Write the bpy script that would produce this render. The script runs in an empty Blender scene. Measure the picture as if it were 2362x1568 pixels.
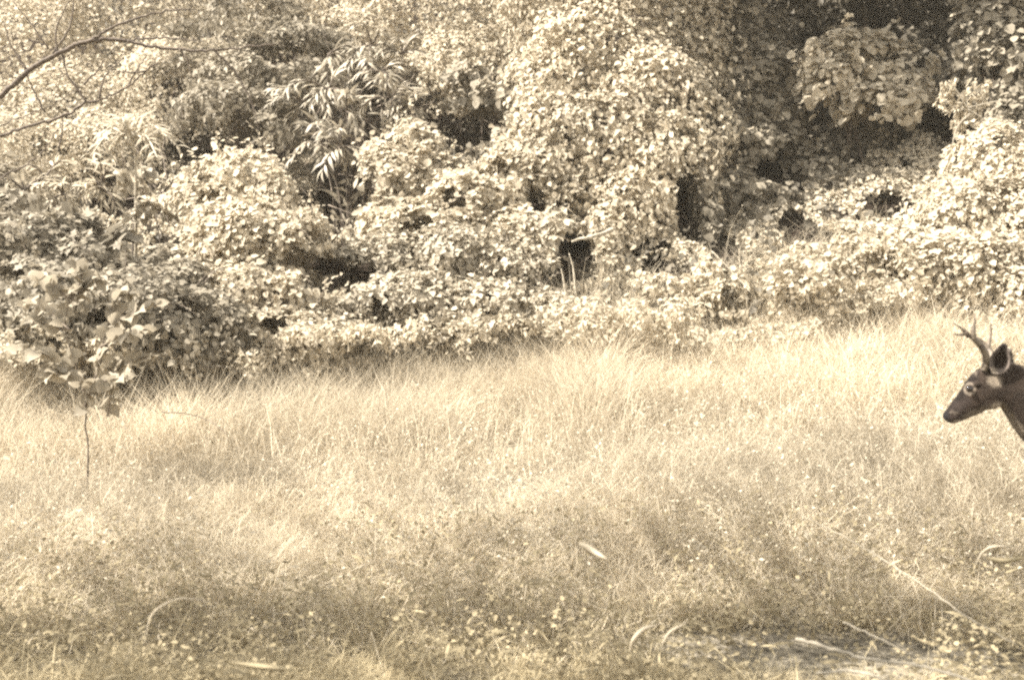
import bpy, math, random
import numpy as np
from mathutils import Matrix, Vector

random.seed(7)
R = np.random.default_rng(11)
scene = bpy.context.scene

# ------------------------------------------------------------------ camera
CAMZ, F, HX, HY, W0 = 1.55, 2531.0, 1180.5, 700.0, 2361.0   # view units of the photograph at 2361 x 1568
cam = bpy.data.cameras.new('camera')
cam.sensor_width = 36.0
cam.lens = 36.0 * F / W0
cam.clip_end = 500
camo = bpy.data.objects.new('camera', cam)
camo.location = (0, 0, CAMZ)
camo.rotation_euler = (math.radians(90) - math.atan((784 - HY) / F), 0, 0)
scene.collection.objects.link(camo)
scene.camera = camo
cam.dof.use_dof = True
cam.dof.focus_distance = 8.0
cam.dof.aperture_fstop = 2.4

# ------------------------------------------------------------------ daylight
SUN = Vector((-0.65, -0.15, 0.76)).normalized()       # direction towards the sun
world = bpy.data.worlds.new('World')
scene.world = world
world.use_nodes = True
nt = world.node_tree
bg = nt.nodes['Background']
sky = nt.nodes.new('ShaderNodeTexSky')
sky.sky_type = 'NISHITA'
sky.sun_disc = False
sky.sun_elevation = math.asin(SUN.z)
sky.sun_rotation = math.atan2(SUN.x, SUN.y)
hs = nt.nodes.new('ShaderNodeHueSaturation')
hs.inputs['Saturation'].default_value = 0.0
nt.links.new(sky.outputs[0], hs.inputs['Color'])
nt.links.new(hs.outputs[0], bg.inputs[0])
bg.inputs[1].default_value = 0.12
sl = bpy.data.lights.new('sun', 'SUN')
sl.energy = 5.0
sl.angle = math.radians(0.6)
sl.color = (1.0, 0.95, 0.88)
so = bpy.data.objects.new('sun', sl)
so.rotation_euler = SUN.to_track_quat('Z', 'Y').to_euler()
scene.collection.objects.link(so)
vs = scene.view_settings
vs.view_transform = 'Standard'
vs.look = 'None'
vs.gamma = 1.0
vs.exposure = 2.12
vs.use_curve_mapping = False
scene.cycles.max_bounces = 6
scene.cycles.diffuse_bounces = 4
scene.cycles.transmission_bounces = 3
scene.cycles.use_denoising = False
scene.cycles.filter_width = 2.3
scene.cycles.volume_bounces = 1

# ------------------------------------------------------------------ helpers
def link(o):
    scene.collection.objects.link(o)
    return o

def tag(o, label=None, cat=None, group=None, kind=None):
    if label: o['label'] = label
    if cat: o['category'] = cat
    if group: o['group'] = group
    if kind: o['kind'] = kind
    return o

def empty(name, loc, label, cat, group=None):
    o = link(bpy.data.objects.new(name, None))
    o.empty_display_size = 0.2
    o.location = loc
    return tag(o, label, cat, group)

def mesh_data(name, V, T, mat=None, tone=None, smooth=False):
    V = np.asarray(V, dtype=np.float32).reshape(-1, 3)
    T = np.asarray(T, dtype=np.int32).reshape(-1, 3)
    me = bpy.data.meshes.new(name)
    me.vertices.add(len(V))
    me.vertices.foreach_set('co', V.ravel())
    me.loops.add(T.size)
    me.loops.foreach_set('vertex_index', T.ravel())
    me.polygons.add(len(T))
    me.polygons.foreach_set('loop_start', np.arange(0, T.size, 3, dtype=np.int32))
    if smooth:
        me.polygons.foreach_set('use_smooth', np.ones(len(T), dtype=bool))
    if tone is not None:
        a = me.attributes.new('tone', 'FLOAT', 'POINT')
        a.data.foreach_set('value', np.asarray(tone, dtype=np.float32).ravel())
    me.update(calc_edges=True)
    if mat: me.materials.append(mat)
    return me

def mesh(name, V, T, mat=None, parent=None, tone=None, smooth=False):
    o = link(bpy.data.objects.new(name, mesh_data(name, V, T, mat, tone, smooth)))
    if parent: o.parent = parent
    return o

def _hash(ix, iy, iz):
    h = (ix * 374761393 + iy * 668265263 + iz * 2147483647 + 1274126177) & 0xFFFFFFFF
    h = ((h ^ (h >> 13)) * 1274126177) & 0xFFFFFFFF
    return ((h ^ (h >> 16)) & 0xFFFF) / 65535.0

def noise3(p):
    p = np.asarray(p, dtype=float) + 1000.0
    i = np.floor(p).astype(np.int64); f = p - i
    f = f * f * (3 - 2 * f)
    out = 0
    for dx in (0, 1):
        for dy in (0, 1):
            for dz in (0, 1):
                w = (f[:, 0] if dx else 1 - f[:, 0]) * (f[:, 1] if dy else 1 - f[:, 1]) * (f[:, 2] if dz else 1 - f[:, 2])
                out = out + w * _hash(i[:, 0] + dx, i[:, 1] + dy, i[:, 2] + dz)
    return out

def noise2(x, y, s):
    x = np.atleast_1d(np.asarray(x, float)); y = np.atleast_1d(np.asarray(y, float))
    return noise3(np.stack([x * s, y * s, np.zeros_like(x) + .37], 1))

def sstep(a, b, x):
    t = np.clip((np.asarray(x, float) - a) / (b - a), 0, 1)
    return t * t * (3 - 2 * t)

def ground_h(x, y):
    x = np.atleast_1d(np.asarray(x, float)); y = np.atleast_1d(np.asarray(y, float))
    h = 0.62 * sstep(4.5, 11, y)
    h = h + (0.13 * np.clip(x, 0, 9) + 0.05 * np.clip(x, -9, 0)) * sstep(4, 10, y)
    h = h + 0.60 * np.clip(y - 10.4, 0, None) * (1 - sstep(34, 60, y)) + 14.0 * sstep(34, 60, y)
    h = h + 0.12 * (noise2(x, y, .6) - .5) + .05 * (noise2(x, y, 2.1) - .5)
    return h

def gh(x, y): return float(ground_h(x, y)[0])

def P(px, py, Y):
    """World point that lies at distance Y on the sight line of a view point."""
    return np.array([(px - HX) / F * Y, Y, CAMZ - (py - HY) / F * Y])

def tube(pts, rad, n=6):
    pts = np.asarray(pts, float); m = len(pts)
    rad = np.broadcast_to(np.asarray(rad, float), (m,))
    tan = np.gradient(pts, axis=0)
    tan /= np.linalg.norm(tan, axis=1)[:, None] + 1e-9
    up = np.array([0.0, 0, 1]) if abs(tan[0][2]) < .9 else np.array([0.0, 1, 0])
    V = []
    for k in range(m):
        a = up - tan[k] * np.dot(up, tan[k]); a /= np.linalg.norm(a) + 1e-9
        b = np.cross(tan[k], a); up = a
        th = np.arange(n) * 2 * math.pi / n
        V.append(pts[k] + rad[k] * (np.cos(th)[:, None] * a + np.sin(th)[:, None] * b))
    V = np.concatenate(V + [pts[:1], pts[-1:]])
    T = []
    for k in range(m - 1):
        for j in range(n):
            a, b = k * n + j, k * n + (j + 1) % n
            T += [(a, b, b + n), (a, b + n, a + n)]
    for j in range(n):
        T.append((m * n, (j + 1) % n, j))
        T.append((m * n + 1, (m - 1) * n + j, (m - 1) * n + (j + 1) % n))
    return V, np.array(T)

def merge(parts):
    Vs, Ts, o = [], [], 0
    for V, T in parts:
        Vs.append(V); Ts.append(np.asarray(T) + o); o += len(V)
    return np.concatenate(Vs), np.concatenate(Ts)

def curve(pts, m=10, wob=0.0):
    """Catmull-Rom through the points."""
    pts = np.asarray(pts, float)
    q = np.concatenate([2 * pts[:1] - pts[1:2], pts, 2 * pts[-1:] - pts[-2:-1]])
    out = []
    for k in range(len(pts) - 1):
        p0, p1, p2, p3 = q[k:k + 4]
        for t in np.linspace(0, 1, m, endpoint=(k == len(pts) - 2)):
            out.append(.5 * (2 * p1 + (p2 - p0) * t + (2 * p0 - 5 * p1 + 4 * p2 - p3) * t * t + (3 * p1 - p0 - 3 * p2 + p3) * t ** 3))
    out = np.array(out)
    if wob: out[1:-1] += R.normal(0, wob, out[1:-1].shape)
    return out

# ------------------------------------------------------------------ materials
def leaf_mat(name, dark, light, rough=.55, trans=.25, spec=.3, noise=3.0):
    m = bpy.data.materials.new(name); m.use_nodes = True
    n = m.node_tree.nodes; l = m.node_tree.links
    pb = n['Principled BSDF']
    at = n.new('ShaderNodeAttribute'); at.attribute_name = 'tone'
    ge = n.new('ShaderNodeNewGeometry')
    tx = n.new('ShaderNodeTexNoise'); tx.inputs['Scale'].default_value = noise; tx.inputs['Detail'].default_value = 3
    l.new(ge.outputs['Position'], tx.inputs['Vector'])
    ad = n.new('ShaderNodeMath'); ad.operation = 'MULTIPLY_ADD'
    ad.inputs[1].default_value = .7
    l.new(tx.outputs['Fac'], ad.inputs[0]); 
    sc = n.new('ShaderNodeMath'); sc.operation = 'MULTIPLY_ADD'; sc.inputs[1].default_value = .8; sc.inputs[2].default_value = -.25
    l.new(at.outputs['Fac'], sc.inputs[0]); l.new(sc.outputs[0], ad.inputs[2])
    rp = n.new('ShaderNodeValToRGB')
    rp.color_ramp.elements[0].color = (*dark, 1); rp.color_ramp.elements[1].color = (*light, 1)
    l.new(ad.outputs[0], rp.inputs[0])
    l.new(rp.outputs[0], pb.inputs['Base Color'])
    pb.inputs['Roughness'].default_value = rough
    pb.inputs['Specular IOR Level'].default_value = spec
    if trans:
        tr = n.new('ShaderNodeBsdfTranslucent'); l.new(rp.outputs[0], tr.inputs[0])
        mx = n.new('ShaderNodeMixShader'); mx.inputs[0].default_value = trans
        l.new(pb.outputs[0], mx.inputs[1]); l.new(tr.outputs[0], mx.inputs[2])
        l.new(mx.outputs[0], n['Material Output'].inputs['Surface'])
    return m

def plain_mat(name, dark, light, scale=8, rough=.8, bump=.3):
    m = bpy.data.materials.new(name); m.use_nodes = True
    n = m.node_tree.nodes; l = m.node_tree.links
    pb = n['Principled BSDF']; pb.inputs['Roughness'].default_value = rough
    pb.inputs['Specular IOR Level'].default_value = .25
    tc = n.new('ShaderNodeNewGeometry')
    tx = n.new('ShaderNodeTexNoise'); tx.inputs['Scale'].default_value = scale; tx.inputs['Detail'].default_value = 6
    l.new(tc.outputs['Position'], tx.inputs['Vector'])
    rp = n.new('ShaderNodeValToRGB')
    rp.color_ramp.elements[0].position = .3; rp.color_ramp.elements[1].position = .7
    rp.color_ramp.elements[0].color = (*dark, 1); rp.color_ramp.elements[1].color = (*light, 1)
    l.new(tx.outputs['Fac'], rp.inputs[0]); l.new(rp.outputs[0], pb.inputs['Base Color'])
    b = n.new('ShaderNodeBump'); b.inputs['Strength'].default_value = bump; b.inputs['Distance'].default_value = .02
    l.new(tx.outputs['Fac'], b.inputs['Height']); l.new(b.outputs[0], pb.inputs['Normal'])
    return m

def tint(v, warm=1.0):           # a sepia tint at brightness v
    return (v, v * .871, v * .655)

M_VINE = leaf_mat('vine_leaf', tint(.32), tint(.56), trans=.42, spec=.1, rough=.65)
M_VINE2 = leaf_mat('shade_toned_leaf', tint(.14), tint(.29), trans=.3, spec=.12, rough=.65)  # darker vine leaf, colour lowered to deepen the shade
M_DARK = leaf_mat('shade_darkened_leaf', tint(.06), tint(.145), spec=.1)  # deep shade of bank and hillside mixed into the leaf colour
M_BUSH = leaf_mat('bush_leaf', tint(.22), tint(.50), trans=.32, spec=.18)
M_LEFT = leaf_mat('grey_leaf', tint(.14), tint(.34), trans=.32, spec=.12, rough=.6)
M_FINE = leaf_mat('fine_leaf', tint(.33), tint(.56), trans=.42, spec=.1)
M_SPEAR = leaf_mat('spear_leaf', tint(.2), tint(.40), spec=.25, rough=.5)
M_SAP = leaf_mat('sapling_leaf', tint(.22), tint(.40), trans=.4, spec=.1)
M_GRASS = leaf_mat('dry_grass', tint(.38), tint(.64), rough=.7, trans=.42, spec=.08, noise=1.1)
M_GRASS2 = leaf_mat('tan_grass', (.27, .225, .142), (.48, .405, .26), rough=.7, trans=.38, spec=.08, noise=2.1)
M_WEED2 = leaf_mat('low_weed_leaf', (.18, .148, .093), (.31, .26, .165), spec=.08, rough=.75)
M_WEED = leaf_mat('weed_leaf', tint(.26), tint(.48), spec=.12, rough=.7)
M_STRAW = plain_mat('straw', tint(.17), tint(.32), 30, .6, .1)
M_SOIL = plain_mat('soil', (.030, .022, .017), (.085, .066, .048), 5, .95, .6)
M_BARK = plain_mat('bark', (.08, .062, .048), (.22, .18, .135), 22, .9, .8)
M_TWIG = plain_mat('twig', (.05, .039, .03), (.12, .094, .07), 40, .85, .3)
M_PALE = plain_mat('dead_wood', tint(.2), tint(.44), 26, .8, .5)

# ------------------------------------------------------------------ leaf shapes: length 1 along +Y, blade normal +Z
def fan(outline, mid, fold):
    """Right half outline (x, y) mirrored; midrib points; halves lift by fold."""
    V, T = [], []
    mr = [(0, y, z) for y, z in mid]
    V += mr
    k = len(mr)
    for s in (1, -1):
        o = len(V)
        for x, y in outline: V.append((s * x, y, fold * x))
        ring = [0] + [o + i for i in range(len(outline))] + [k - 1]
        # strip between midrib 0..k-1 and ring
        i = j = 0
        while i < k - 1 or j < len(ring) - 1:
            adv = j < len(ring) - 1 and (i == k - 1 or V[ring[j + 1]][1] < mr[i + 1][1] + 1e-6)
            if adv:
                t = (i, ring[j], ring[j + 1]); j += 1
            else:
                t = (i, ring[j], i + 1); i += 1
            if len(set(t)) == 3: T.append(t if s < 0 else t[::-1])
    return np.array(V, float), np.array(T)

L_OVATE = fan([(.37, .16), (.33, .62)], [(0, 0), (1, -.12)], .25)
L_ROUND = fan([(.36, .02), (.50, .36), (.30, .80)], [(0, 0), (1, -.10)], .22)
L_SPEAR = fan([(.07, .25), (.075, .55)], [(0, 0), (.35, .06), (.7, .02), (1, -.14)], .5)
L_SMALL = fan([(.26, .35)], [(0, 0), (1, -.1)], .3)
L_TINY = fan([(.42, .45)], [(0, 0), (1, -.1)], .3)
L_BIG = fan([(.22, -.06), (.42, .12), (.46, .36), (.33, .62), (.17, .82)], [(0, 0), (.3, .04), (.65, .03), (1, -.16)], .2)
L_LOBED = fan([(.16, -.02), (.50, .10), (.26, .30), (.44, .62), (.17, .66)], [(0, 0), (.3, .03), (.65, .02), (1, -.12)], .18)

def frames(N, D):
    """Rotation matrices with Z = N and Y as near D as it goes."""
    N = N / (np.linalg.norm(N, axis=1)[:, None] + 1e-9)
    D = D - N * np.sum(D * N, 1)[:, None]
    D = D / (np.linalg.norm(D, axis=1)[:, None] + 1e-9)
    X = np.cross(D, N)
    return np.stack([X, D, N], 2)

def stamp(shape, pos, rot, size, tone):
    V, T = shape
    n, k = len(pos), len(V)
    W = np.einsum('nij,kj->nki', rot, V) * size[:, None, None] + pos[:, None, :]
    TT = T[None] + (np.arange(n) * k)[:, None, None]
    return W.reshape(-1, 3), TT.reshape(-1, 3), np.repeat(tone, k)

HOLLOWS = []     # caves in the greenery where no leaves grow
def hollow(px, py, Y, rx, rz, ry=2.4):
    HOLLOWS.append((P(px, py, Y + .9), np.array([rx / F * Y, ry, rz / F * Y])))
def in_hollow(p, hc, ha):
    q = np.abs((p - hc) / ha)
    return q[:, 0] ** 2 + q[:, 2] ** 2 + q[:, 1] ** 6
for h_ in ((240, 440, 12.0, 95, 52), (300, 395, 12.3, 80, 34), (480, 330, 13.0, 150, 48), (420, 550, 11.1, 78, 68), (180, 640, 10.0, 50, 25), (350, 480, 11.8, 40, 22), (775, 390, 12.4, 80, 105), (790, 480, 12.1, 62, 65),
           (890, 190, 13.8, 85, 70), (740, 280, 13.2, 75, 55), (820, 260, 13.3, 60, 50), (1075, 300, 13.4, 110, 48), (820, 640, 10.9, 80, 44), (750, 610, 11.1, 45, 25), (800, 565, 11.6, 32, 20),
           (1555, 495, 12.6, 36, 85), (1785, 550, 12.4, 48, 55), (1930, 512, 13.3, 80, 40), (480, 75, 15.2, 75, 28), (1740, 420, 13.5, 65, 40), (1315, 595, 11.8, 50, 66), (1650, 590, 11.7, 40, 50), (1500, 620, 11.6, 40, 24),
           (2010, 50, 15.6, 120, 38), (1830, 250, 14.6, 50, 85), (2090, 330, 14.0, 70, 45), (380, 725, 9.8, 45, 24), (90, 650, 10.0, 40, 30),
           (470, 215, 15.0, 70, 32), (700, 175, 14.8, 62, 36), (830, 170, 14.4, 60, 50), (610, 325, 13.6, 60, 24), (950, 245, 14.0, 60, 28), (770, 90, 15.2, 50, 22), (570, 330, 13.6, 60, 24), (1280, 640, 11.4, 40, 25), (1000, 250, 14.4, 60, 20), (1230, 480, 12.3, 25, 40), (2200, 330, 13.6, 60, 30), (700, 740, 10.2, 40, 18)):
    hollow(*h_)
PLANTS = []      # leaf fields wait here until every plant is known, then the leaves in plain view become parts

def leaf_field(root, shape, mat, pos, rot, size, tone, parts):
    PLANTS.append(dict(root=root, shape=shape, mat=mat, pos=pos, rot=rot, size=size, tone=tone, parts=parts))

def project(p):
    return np.stack([HX + p[:, 0] / p[:, 1] * F, HY - (p[:, 2] - CAMZ) / p[:, 1] * F], 1)

def lobe_points(lobes, n, shell=.45, gap=.0, gap_s=2.2, back=.45, lump=.3, seed=0, skirt=1.3):
    """Points in the outer shell of a union of ellipsoids, with their outward normals."""
    C = np.array([l[0] for l in lobes]); A = np.array([l[1] for l in lobes])
    w = A[:, 0] * A[:, 2] + A[:, 0] * A[:, 1] + A[:, 1] * A[:, 2]
    k = R.choice(len(lobes), int(n), p=w / w.sum())
    d = R.normal(size=(int(n), 3)); d /= np.linalg.norm(d, axis=1)[:, None]
    low = d[:, 2] < 0                                  # below the rim the growth hangs as a curtain
    hx = np.hypot(d[:, 0], d[:, 1])[:, None] + 1e-6
    d[:, :2] = np.where(low[:, None], d[:, :2] / hx * (1 - .12 * d[:, 2:3]), d[:, :2])
    d[:, 2] = np.where(low, d[:, 2] * skirt, d[:, 2])
    keep = (d[:, 1] < .25) | (R.random(len(d)) < back)
    d, k = d[keep], k[keep]
    r = 1 - shell * R.random(len(d)) ** 1.8
    base = C[k] + A[k] * d
    r = r + lump * 1.5 * (noise3(base * 1.6 + seed) - .5) + lump * 1.1 * (noise3(base * 4.3 + seed) - .5) + lump * .5 * (noise3(base * 11 + seed) - .5)
    r = r + np.where(R.random(len(r)) < .07, R.uniform(.05, .45, len(r)), 0)
    p = C[k] + A[k] * d * r[:, None]
    nrm = d / A[k]; nrm /= np.linalg.norm(nrm, axis=1)[:, None]
    inside = np.zeros(len(p), bool)
    for j in range(len(lobes)):
        q = np.sum(((p - C[j]) / A[j]) ** 2, 1)
        inside |= (q < .45) & (k != j)
    keep = ~inside
    if gap > 0:
        keep &= noise3(p * gap_s + 31.7 + seed) > gap * (.8 + .4 * R.random(len(p)))
    for hc, ha in HOLLOWS:
        keep &= in_hollow(p, hc, ha) > .75 + .5 * noise3(p * 5 + 3)
    keep &= p[:, 2] > ground_h(p[:, 0], p[:, 1]) + .02
    return p[keep], nrm[keep]

def lobes_px(specs):
    out = []
    for px, py, Y, rx, rz, ry in specs:
        out.append((P(px, py, Y), np.array([rx / F * Y, ry, rz / F * Y])))
    return out

def sprig(base, pts, n, ang, length, spread, taper=.5, t0=.15):
    """Leaves in two ranks along a curve: positions, rotations, sizes."""
    c = curve(pts, 8)
    t = np.linspace(t0, 1, n)
    idx = np.clip((t * (len(c) - 1)).astype(int), 0, len(c) - 2)
    pos = c[idx]; tan = c[idx + 1] - c[idx]; tan /= np.linalg.norm(tan, axis=1)[:, None]
    side = np.cross(tan, [0, 0, 1.0]); side /= np.linalg.norm(side, axis=1)[:, None] + 1e-6
    s = np.where(np.arange(n) % 2, 1, -1)[:, None]
    D = tan * math.cos(ang) + side * s * math.sin(ang) + R.normal(0, spread, (n, 3)) + np.array([0, 0, -.25])
    N = np.cross(side, tan); N = N * np.sign(N[:, 2:3] + 1e-6) + R.normal(0, spread, (n, 3)) + np.array([0, -.3, 0])
    sz = length * (1 - taper * np.abs(t - .45)) * R.uniform(.8, 1.15, n)
    return c, pos - base, frames(N, D), sz

def plant(name, label, cat, specs, shape, mat, size, n, parts=0, group=None, gap=.3, gap_s=2.2, up=.55, droop=.6,
          shell=.45, lump=.3, back=.3, stems=4, stem_r=.02, jit=.45, skirt=1.5, seed=None, stem_mat=None, svar=.3, runs=0):
    lobes = lobes_px(specs)
    C = np.array([l[0] for l in lobes])
    bx, by = float(C[:, 0].mean()), float(C[:, 1].mean()) + .1
    base = np.array([bx, by, gh(bx, by)])
    root = empty(name, base, label, cat, group)
    seed = R.random() * 90 if seed is None else seed
    p, nrm = lobe_points(lobes, n, shell, gap, gap_s, back, lump, seed, skirt)
    m = len(p)
    N = nrm * .8 + np.array([0, -.12, up]) + R.normal(0, jit, (m, 3))
    D = R.normal(0, .6, (m, 3)) + nrm * .5 + np.array([0, 0, -droop])
    tone = np.clip(.5 + R.normal(0, .22, m) + .5 * (noise3(p * 1.3 + seed) - .5), 0, 1)
    sz = size * np.clip(1 + R.normal(0, svar, m), .45, 1.5)
    leaf_field(root, shape, mat, p - base, frames(N, D), sz, tone, parts)
    if runs:                                            # loose trailing shoots
        front = np.nonzero(nrm[:, 1] < .1)[0]
        tb, rp, rr, rs = [], [], [], []
        for q in R.choice(front, runs):
            L = R.uniform(.2, .55); d = nrm[q] * R.uniform(.4, 1) + R.normal(0, .45, 3) + np.array([0, 0, R.choice([.6, -.6])])
            d /= np.linalg.norm(d)
            c, lp, lr, ls = sprig(base, [p[q], p[q] + d * L * .55, p[q] + d * L + np.array([0, 0, -.22 * L])], 9, .9, size * .85, .5)
            tb.append(tube(c - base, np.linspace(.005, .002, len(c)), 3)); rp.append(lp); rr.append(lr); rs.append(ls)
        V, T = merge(tb)
        tag(mesh('runner', V, T, M_TWIG, root), kind='stuff')
        rp = np.concatenate(rp)
        leaf_field(root, shape, mat, rp, np.concatenate(rr), np.concatenate(rs), R.random(len(rp)), 0)
    # woody stems inside the mass
    for s in range(stems):
        l = lobes[s % len(lobes)]
        top = l[0] + l[1] * R.normal(0, .25, 3)
        gx = bx + (top[0] - bx) * .35 + R.normal(0, .12); gy = by + R.normal(0, .15) + .15
        g = np.array([gx, gy, gh(gx, gy) - .05])
        mid = (g + top) / 2 + R.normal(0, .12, 3)
        c = curve([g, mid, top], 6)
        V, T = tube(c - base, np.linspace(stem_r, stem_r * .3, len(c)), 5)
        mesh('stem', V, T, stem_mat or M_TWIG, root, smooth=True)
    return root

# ------------------------------------------------------------------ ground: one sheet to the horizon
gx = np.unique(np.concatenate([np.linspace(-150, -20, 12), np.linspace(-20, 20, 101), np.linspace(20, 150, 12)]))
gy = np.unique(np.concatenate([np.linspace(-150, -10, 12), np.linspace(-10, 30, 101), np.linspace(30, 70, 21), np.linspace(70, 200, 12)]))
XX, YY = np.meshgrid(gx, gy)
GV = np.stack([XX.ravel(), YY.ravel(), ground_h(XX.ravel(), YY.ravel())], 1)
nx = len(gx); ii = np.arange(len(gy) - 1)[:, None] * nx + np.arange(nx - 1)[None]
ii = ii.ravel()
GT = np.concatenate([np.stack([ii, ii + 1, ii + nx + 1], 1), np.stack([ii, ii + nx + 1, ii + nx], 1)])
M_GROUND = bpy.data.materials.new('ground'); M_GROUND.use_nodes = True
n_ = M_GROUND.node_tree.nodes; l_ = M_GROUND.node_tree.links; pb = n_['Principled BSDF']; pb.inputs['Roughness'].default_value = .95; pb.inputs['Specular IOR Level'].default_value = 0
ge = n_.new('ShaderNodeNewGeometry'); sx_ = n_.new('ShaderNodeSeparateXYZ'); l_.new(ge.outputs['Position'], sx_.inputs[0])
t1 = n_.new('ShaderNodeTexNoise'); t1.inputs['Scale'].default_value = 1.1; t1.inputs['Detail'].default_value = 5; l_.new(ge.outputs['Position'], t1.inputs['Vector'])
t2 = n_.new('ShaderNodeTexNoise'); t2.inputs['Scale'].default_value = 28; t2.inputs['Detail'].default_value = 6; l_.new(ge.outputs['Position'], t2.inputs['Vector'])
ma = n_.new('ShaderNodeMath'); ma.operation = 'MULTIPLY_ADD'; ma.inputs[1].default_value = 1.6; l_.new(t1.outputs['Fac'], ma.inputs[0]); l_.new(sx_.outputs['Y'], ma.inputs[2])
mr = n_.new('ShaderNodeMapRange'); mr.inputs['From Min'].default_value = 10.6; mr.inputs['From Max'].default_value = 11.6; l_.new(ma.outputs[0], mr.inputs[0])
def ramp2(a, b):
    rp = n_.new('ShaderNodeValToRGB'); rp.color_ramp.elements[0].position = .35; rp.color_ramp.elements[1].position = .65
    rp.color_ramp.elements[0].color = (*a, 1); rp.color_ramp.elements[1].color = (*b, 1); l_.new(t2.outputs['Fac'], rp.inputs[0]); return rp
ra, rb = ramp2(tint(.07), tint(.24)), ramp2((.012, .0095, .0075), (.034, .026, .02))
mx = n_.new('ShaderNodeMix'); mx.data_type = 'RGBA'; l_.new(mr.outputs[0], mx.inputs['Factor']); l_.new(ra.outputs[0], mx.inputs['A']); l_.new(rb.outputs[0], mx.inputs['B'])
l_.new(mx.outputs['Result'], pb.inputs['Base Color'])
bp = n_.new('ShaderNodeBump'); bp.inputs['Distance'].default_value = .03; l_.new(t2.outputs['Fac'], bp.inputs['Height']); l_.new(bp.outputs[0], pb.inputs['Normal'])
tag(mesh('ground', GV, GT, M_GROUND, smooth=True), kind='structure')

# ------------------------------------------------------------------ far thicket on the hillside
VINES = 'plants draped in vines on the bank'
plant('hillside_tree', 'pale fine-leaved tree on the hillside behind the bare arching branches', 'tree',
      [(80, 120, 16.5, 200, 170, 1.2), (300, 60, 17, 210, 150, 1.2), (180, 280, 15.6, 210, 120, 1), (420, 200, 15.8, 130, 110, 1),
       (60, 380, 14.5, 150, 110, .9), (330, -120, 18, 330, 150, 1.5), (270, 330, 14.6, 130, 70, .7)],
      L_TINY, M_FINE, .055, 70000, gap=.2, gap_s=3, stem_r=.05, lump=.4)
plant('hillside_tree', 'hazy pale tree at the bank top between feathery shrub and draped tree', 'tree',
      [(720, 0, 17, 220, 130, 1.3), (950, 60, 16.5, 180, 140, 1.2), (1100, 30, 16, 160, 170, 1.2), (1080, 150, 15.2, 130, 90, .9),
       (800, -130, 18, 350, 150, 1.5), (960, 190, 15.2, 110, 70, .7), (830, 90, 15.6, 120, 70, .7)],
      L_TINY, M_FINE, .055, 70000, gap=.2, gap_s=3, stem_r=.05, lump=.4)
plant('feathery_shrub', 'feathery shrub with tiered sprays of small leaves above the oval dark hollow', 'shrub',
      [(560, 40, 15.2, 150, 45, .7), (510, 160, 15, 110, 35, .6), (620, 180, 14.6, 150, 40, .7), (560, 250, 14.2, 150, 38, .6), (700, 110, 14.9, 120, 45, .6), (640, 300, 13.8, 70, 35, .4)],
      L_SMALL, M_LEFT, .085, 26000, gap=.4, gap_s=3.2, stem_r=.03, lump=.45)
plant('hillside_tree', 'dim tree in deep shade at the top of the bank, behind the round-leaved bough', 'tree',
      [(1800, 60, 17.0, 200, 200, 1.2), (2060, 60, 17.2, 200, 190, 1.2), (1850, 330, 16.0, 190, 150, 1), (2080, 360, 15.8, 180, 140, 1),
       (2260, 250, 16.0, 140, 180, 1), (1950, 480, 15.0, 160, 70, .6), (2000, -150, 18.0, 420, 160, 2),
       (1640, -330, 13.9, 190, 120, 1.3), (1900, -340, 13.6, 240, 130, 1.4), (2180, -320, 13.8, 220, 130, 1.3), (2420, -260, 14.5, 220, 150, 1.4), (1500, -420, 12.9, 230, 100, 1.0), (2050, -430, 12.9, 200, 90, .8)],  # unseen canopy lobes above the frame, added to shade the bank
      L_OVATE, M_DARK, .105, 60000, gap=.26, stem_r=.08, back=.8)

# ------------------------------------------------------------------ draped trees and mounds
plant('draped_tree', 'tall tree wholly draped in pale vine, reaching the top edge, lit brightest', 'tree',
      [(1330, 10, 14.4, 170, 130, .9), (1480, 50, 14.2, 180, 140, .9), (1400, 170, 13.8, 220, 150, .9), (1270, 230, 13.6, 110, 130, .8),
       (1500, 240, 13.5, 170, 140, .9), (1370, 330, 13.2, 190, 130, .9), (1520, 390, 13.0, 125, 115, .8), (1270, 410, 12.9, 120, 90, .7),
       (1450, 480, 12.7, 120, 100, .7), (1395, 570, 12.2, 62, 110, .45), (1385, 680, 11.8, 52, 90, .4), (1420, -110, 14.8, 230, 140, 1.1), (1370, -270, 14.6, 230, 150, 1.2), (1500, -400, 14.6, 260, 150, 1.3), (1620, -180, 14.6, 130, 120, .9)],
      L_OVATE, M_VINE, .062, 100000, parts=280, group=VINES, gap=.17, runs=110, gap_s=3.2, shell=.35, stem_r=.07, droop=1.0, up=.3, lump=.3)
plant('draped_tree', 'slimmer vine-draped trunk standing in half shade next to the tall bright draped tree', 'tree',
      [(1660, 60, 14.8, 120, 120, .7), (1700, 190, 14.3, 120, 100, .7), (1650, 300, 13.8, 105, 95, .6), (1730, 350, 13.8, 120, 95, .6),
       (1700, 450, 13.3, 110, 70, .6), (1605, 520, 12.6, 42, 120, .35), (1820, 440, 13.6, 100, 70, .5), (1770, 530, 13.0, 70, 35, .4)],
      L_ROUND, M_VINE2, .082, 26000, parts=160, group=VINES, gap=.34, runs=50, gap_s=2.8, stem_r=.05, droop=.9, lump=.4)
plant('leafy_bough', 'bough of large round leaves standing out against deep shade', 'tree',
      [(1960, 130, 13.6, 95, 42, .5), (2060, 170, 13.5, 80, 60, .5), (1930, 180, 13.3, 60, 45, .4), (2020, 235, 13.2, 95, 35, .45), (2000, 110, 13.7, 60, 20, .3)],
      L_ROUND, M_VINE, .09, 5200, parts=200, gap=.34, runs=16, gap_s=3, stem_r=.03, droop=.8, up=.7, lump=.45)
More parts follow.
